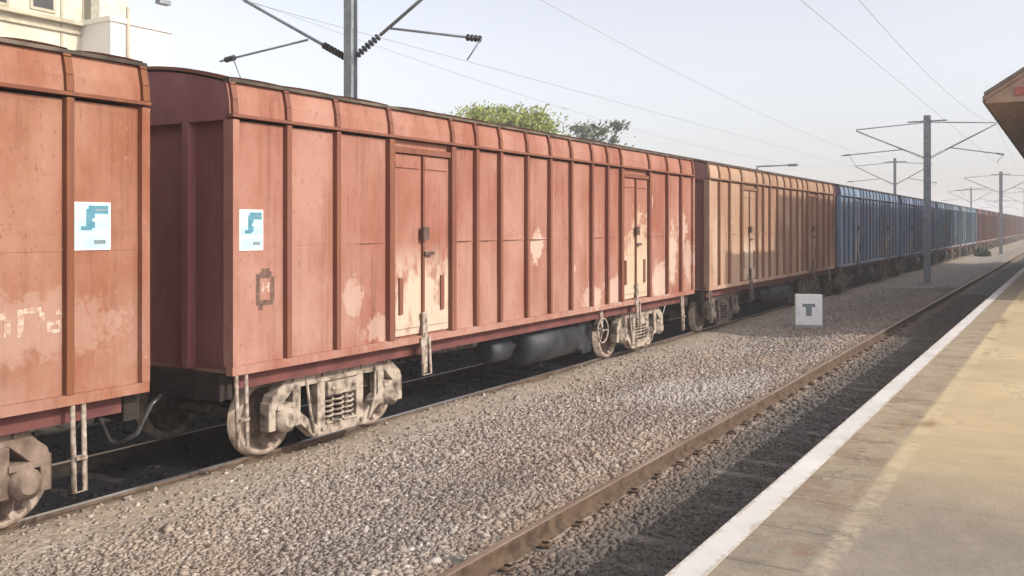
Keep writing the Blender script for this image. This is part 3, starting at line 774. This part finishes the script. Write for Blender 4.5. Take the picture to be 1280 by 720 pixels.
def overhead(X, ys_, label):
    root = empty('overhead_wire', (-X, ys_[0], 0))
    b = MB(); b.tube([(0, y-ys_[0], 5.82) for y in ys_], .003, 5); b.build('contact_wire', M['wire'], root)
    pts = []
    for a, c in zip(ys_, ys_[1:]):
        for i in range(16):
            u = i/16; pts.append((0, a+(c-a)*u-ys_[0], 7.69-1.1*4*u*(1-u)))
    pts.append((0, ys_[-1]-ys_[0], 7.69))
    b = MB(); b.tube(pts, .0035, 5); b.build('catenary_wire', M['wire'], root)
    tag(root, label, 'overhead wire', 'overhead wires')
overhead(XN, (-5.6,49.4,104.4,159.4,214.4,269.4), 'thin overhead wire above the track beside the platform')
overhead(XT, (-51.6,13.9,79.4,145,210.5,276), 'thin overhead wire above the roofs of the goods wagons')
overhead(15.2, (-51.6,13.9,79.4,145,210.5,276), 'thin overhead wire above the hidden track behind the train')

# ------------------------------------------------------------------ marker with the letter T
mk = empty('track_marker', (-6.3, 26.3, -.12), R(20))
b = MB(); b.box(-.36,.36,-.10,.10,.16,1.02); b.build('block', M['whitewash'], mk, bevel=.015)
b = MB(); b.box(-.38,.38,-.13,.13,-.12,.158); b.build('plinth', M['conc'], mk, bevel=.015)
b = MB(); b.box(-.17,.17,-.104,-.1005,.67,.76); b.box(-.08,.08,-.1035,-.1005,.42,.669); b.build('letter', M['ink'], mk)
tag(mk, 'low white block with a dark letter T on the ballast beside the train', 'track marker')

# ------------------------------------------------------------------ platform canopy and added shade-casting building on the platform
cn = empty('station_canopy', (0, 24.7, 1.10))
b = MB(); L_ = 50
ex, ez, rx_, rz_ = -1.80, 4.72, 2.9, 7.7
b.prism([(ex,ez),(rx_,rz_),(7.6,ez),(7.6,ez+.1),(rx_,rz_+.12),(ex,ez+.1)], 0, L_, 'y')
b.build('roof', M['canopy'], cn)
b = MB(); b.box(ex-.03, ex-.002, -.03, L_, ez-.05, ez+.10); b.build('fascia', M['canopydark'], cn)
b = MB(); b.prism([(ex,ez+.105),(rx_,rz_+.125),(rx_,rz_+.22),(ex,ez+.19)], -.05, .25, 'y'); b.prism([(7.6,ez+.105),(rx_,rz_+.125),(rx_,rz_+.22),(7.6,ez+.19)], -.05, .25, 'y'); b.build('barge_board', M['canopydark'], cn)
b = MB(); b.prism([(ex+.02,ez-.07),(7.5,ez-.07),(7.5,ez),(rx_,rz_-.03),(ex+.02,ez)], .03, .08, 'y'); b.build('gable', M['canopy'], cn)
for yy in (2.5, 14, 26, 38, 48):
    for xx in (1.2, 5.0):
        b = MB(); b.box(xx-.11, xx+.11, yy-.11, yy+.11, 0, ez+.0); b.tube([(xx,yy,3.4),(xx-1.6 if xx<3 else xx+1.4,yy,ez+.1)], .05, 8); b.build('column', M['canopydark'], cn)
tag(cn, 'brown pitched platform canopy whose eave corner enters at the frame edge', 'canopy')
rb = MB(); rb.box(-.10,.10,-.02,.02,-.085,.085); rb.box(-.112,.112,-.004,.018,-.097,.097)
rbo = rb.build('red_board', M['red'], None, (-1.05, 24.70, 5.99)); tag(rbo, 'small red board fixed on the gable of the brown canopy', 'board')
sb = empty('shade_building', (6.2, 30.2, 1.10))  # out-of-view building added to throw shade on tracks and wagons
b = MB(); b.box(0, 10, 0, 48, 0, 11.2); b.build('wall', M['shadewall'], sb)
b = MB(); b.box(-.4, 10.4, -.4, 48.4, 11.2, 11.45); b.build('roof', M['conc'], sb)
for yy in range(3, 48, 5):
    b = MB(); b.box(-.06, -.002, yy, yy+1.4, 0.05, 2.3); b.build('door', M['bark'], sb)
    b = MB(); b.box(-.05, -.002, yy, yy+1.6, 7.2, 8.8); b.build('window', M['glass'], sb)
tag(sb, 'unseen ochre two-storey building added behind the canopy to shade the wagons', 'building')

# ------------------------------------------------------------------ buildings behind the train
ab = empty('apartment_building', (-36, 0, 0))
b = MB(); b.box(-12, 0, -14, 26.2, -.3, 19.5); b.build('wall', M['cream'], ab)
for i, zz in enumerate((4.6, 7.9, 11.25, 14.6, 17.9)):
    b = MB(); b.box(.002, .35, -14, 24.8, zz, zz+.16); b.box(.002,.12,-14,24.8,zz-.35,zz-.22); b.build('ledge', M['ledge'], ab)
def window(y, z, w, h):
    b = MB(); b.box(.003, .06, y-.12, y+w+.12, z-.12, z+h+.12, 0); wo = b.build('window', M['ledge'], ab)
    b = MB(); b.box(.062, .075, y, y+w, z, z+h, 0); b.build('pane', M['glass'], wo)
for zz in (8.5, 11.72, 15.1):
    for (y, w) in ((21.75,.85), (17.6,.85), (13.4,1.1), (8.0,1.1), (3.0,1.1)): window(y, zz, w, 1.25)
    b = MB(); window(20.3, zz-.1, .35, .4)
b = MB(); b.box(.003,.05,22.95,23.05,8.6,13.2); b.box(.003,.05,23.95,24.05,8.6,13.2); b.box(.004,.06,23.05,23.95,13.0,13.2); b.build('door_frame', M['ledge'], ab)
b = MB(); b.box(.03,.5,24.02,24.42,0,19.4); b.build('drain_pipe', M['olive'], ab)
b = MB(); b.box(.02,.9,25.2,26.0,10.1,10.25); b.box(.02,.7,24.9,26.15,8.1,8.3); b.build('sill', M['ledge'], ab)
tag(ab, 'cream multi-storey building with dark windows and an olive pipe behind the train', 'building')
an = empty('annex_building', (-34, 0, 0))
b = MB(); b.box(-8, 0, 23.9, 26.9, -.3, 11.3); b.build('wall', M['whiteplaster'], an)
b = MB(); b.box(-8.1, .1, 23.8, 27.0, 11.3, 11.5); b.build('roof', M['whiteplaster'], an)
b = MB(); b.box(.02,.12,24.6,24.72,8.5,12.0); b.build('pipe', M['ledge'], an)
tag(an, 'lower white plastered block beside the cream building behind the train', 'building')
lb = empty('wall_lamp', (-35.9, 26.2, 13.1))
b = MB(); b.tube([(0,0,.1),(.2,.7,.25),(.2,1.4,.1)], .06, 6); b.build('arm', M['galv'], lb)
b = MB(); b.box(.02,.38,1.3,1.9,-.12,.09); b.build('lamp_head', M['galv'], lb, bevel=.02)
tag(lb, 'grey lamp arm sticking out from the corner of the cream building', 'lamp')
lp = empty('lamp_post', (-15.6, 53, -.2))
b = MB(); b.tube([(0,0,0),(0,0,6.5)], .09, 8, r1=.06); b.build('post', M['galv'], lp)
b = MB(); b.tube([(0,0,6.45),(1.9,.4,6.5)], .045, 6); b.build('arm', M['galv'], lp)
b = MB(); b.box(1.7,2.2,.22,.6,6.42,6.55); b.build('lamp_head', M['galv'], lp)
tag(lp, 'thin grey lamp post with a level arm above the brown wagon roof', 'lamp post')

# ------------------------------------------------------------------ trees
def tree(name, loc, h, r, mleaf, nleaf, seed, label, cat, group=None, trunk=.35, leaf=.3, flat=.62):
    rs = random.Random(seed); t = empty(name, loc)
    b = MB(); tips = []
    base = [(0,0,0),(rs.uniform(-.2,.2),rs.uniform(-.2,.2),h*.28),(rs.uniform(-.4,.4),rs.uniform(-.4,.4),h*.5)]
    b.tube(base, trunk, 9, r1=trunk*.6)
    for i in range(9):
        a = 2*math.pi*i/9 + rs.uniform(-.3,.3); rr = r*rs.uniform(.45,.9); zz = h*rs.uniform(.6,.95)
        mid = Vector(base[-1]) + Vector((math.cos(a)*rr*.4, math.sin(a)*rr*.4, (zz-h*.5)*.55))
        end = Vector((math.cos(a)*rr, math.sin(a)*rr, zz)); b.tube([base[-1], mid, end], trunk*.32, 6, r1=.03); tips += [end, (mid+end)/2]
        for _ in range(2):
            e2 = end + Vector((rs.uniform(-1,1),rs.uniform(-1,1),rs.uniform(-.2,.7)))*r*.35
            b.tube([mid.lerp(end,.6), e2], .05, 5, r1=.015); tips.append(e2)
    b.build('trunk', M['bark'], t)
    c = MB()
    for k in range(nleaf):
        p = rs.choice(tips); s = r*.125*rs.choice((.5,1,1.6))
        q = p + Vector((rs.gauss(0,s), rs.gauss(0,s), rs.gauss(0,s*flat)))
        if q.z > h: q.z = h - rs.random()*.6
        d = Vector((rs.gauss(0,1),rs.gauss(0,1),rs.gauss(0,.7))).normalized(); u = d.orthogonal().normalized(); w = d.cross(u); l = leaf*rs.uniform(.6,1.4)
        c.face([q-u*l, q-w*l*.45, q+u*l, q+w*l*.45])
    c.build('crown', mleaf, t)
    return tag(t, label, cat, group)
tree('broadleaf_tree', (-30, 50.8, -.2), 10.7, 3.6, M['leafy'], 17000, 3, 'yellow-green tree crown showing above the roof of the peeling red wagon', 'tree', None, leaf=.12)
tree('broadleaf_tree', (-32.5, 68.0, -.2), 11.6, 2.6, M['leafg'], 2600, 8, 'sparse grey-green tree behind the wagons, farther off than the yellow-green one', 'tree', None, leaf=.17)
def shrub(loc, r, h, seed, label):
    rs = random.Random(seed); t = empty('shrub', loc); b = MB()
    for i in range(6):
        a = rs.random()*6.28; b.tube([(0,0,0),(math.cos(a)*r*.5,math.sin(a)*r*.5,h*.8)], .03, 5, r1=.01)
    b.build('stem', M['bark'], t); c = MB()
    for k in range(500):
        a = rs.random()*6.28; rr = r*math.sqrt(rs.random()); z = h*rs.random()*(1-.5*rr/r)
        q = Vector((math.cos(a)*rr, math.sin(a)*rr, z)); d = Vector((rs.gauss(0,1),rs.gauss(0,1),rs.gauss(0,1))).normalized(); u = d.orthogonal(); w = d.cross(u); l = .13
        c.face([q-u*l, q-w*l*.5, q+u*l, q+w*l*.5])
    c.build('foliage', M['weed'], t); return tag(t, label, 'shrub')
shrub((-7.2, 97, -.12), .7, .9, 4, 'small green shrub on the ballast below the light teal wagon')

# low growth behind the goods track, seen under the wagons
c = MB(); rs = random.Random(77)
for k in range(16000):
    X = rs.uniform(12.4,15.2); y = rs.uniform(-4,75); hh = .25+.55*abs(mnoise.noise((X*.5,y*.35,1)))*2
    q = Vector((-X, y, -.17+rs.random()*hh)); d = Vector((rs.gauss(0,1),rs.gauss(0,1),rs.gauss(0,.6))).normalized(); u = d.orthogonal().normalized(); w_ = d.cross(u); l = rs.uniform(.06,.15)
    c.face([q-u*l, q-w_*l*.4, q+u*l, q+w_*l*.4])
ug = c.build('undergrowth', M['leafd']); ug['kind'] = 'stuff'; ug['label'] = 'dark green weeds seen under the wagons'

# ------------------------------------------------------------------ haze
hz = MB(); hz.box(-1150,1150,-1150,1150,-1.3,24)
hm = bpy.data.materials.new('haze_air'); hm.use_nodes = True; nt = hm.node_tree
nt.nodes.remove(nt.nodes['Principled BSDF'])
pv = N(nt, 'ShaderNodeVolumePrincipled'); pv.inputs['Color'].default_value = (.93,.94,.97,1); pv.inputs['Density'].default_value = .0016
L(nt, pv.outputs[0], nt.nodes['Material Output'].inputs['Volume'])
ho = hz.build('haze', hm); ho['kind'] = 'stuff'

# ------------------------------------------------------------------ light
ELEV, AZ = 32.5, 86.0      # azimuth clockwise from +y (the direction of the tracks)
w = bpy.data.worlds.new('World'); scene.world = w; w.use_nodes = True; nt = w.node_tree
sky = N(nt, 'ShaderNodeTexSky'); sky.sky_type = 'NISHITA'; sky.sun_disc = False
sky.sun_elevation = R(ELEV); sky.sun_rotation = R(AZ); sky.air_density = 1.0; sky.dust_density = 2.5; sky.ozone_density = 1.0
hs = N(nt, 'ShaderNodeHueSaturation'); hs.inputs['Saturation'].default_value = .36
L(nt, sky.outputs[0], hs.inputs['Color'])
bg = nt.nodes['Background']; bg.inputs['Strength'].default_value = .145
tint = mix(nt, 1.0, hs.outputs[0], (1.0,.978,.995), 'MULTIPLY'); L(nt, tint, bg.inputs['Color'])
sd = bpy.data.lights.new('sun', 'SUN'); sd.energy = 2.2; sd.angle = R(.6); sd.color = (1,.93,.83)
so = bpy.data.objects.new('sun', sd); COL.objects.link(so)
d = Vector((math.cos(R(ELEV))*math.sin(R(AZ)), math.cos(R(ELEV))*math.cos(R(AZ)), math.sin(R(ELEV))))
so.rotation_euler = d.to_track_quat('Z','Y').to_euler(); so.location = (30,20,40)

# ------------------------------------------------------------------ camera
cd = bpy.data.cameras.new('camera'); cam = bpy.data.objects.new('camera', cd); COL.objects.link(cam)
cam.location = (0,0,EYE); cam.rotation_euler = (R(90),0,R(31.33)); cd.sensor_width = 36; cd.lens = 1150/1280*36
cd.shift_y = -78/1280; cd.clip_end = 4000; cd.clip_start = .05
scene.camera = cam
vs = scene.view_settings; vs.view_transform = 'Standard'; vs.look = 'None'; vs.gamma = 1; vs.exposure = .72; vs.use_curve_mapping = False
scene.cycles.volume_bounces = 1
scene.cycles.max_bounces = 6
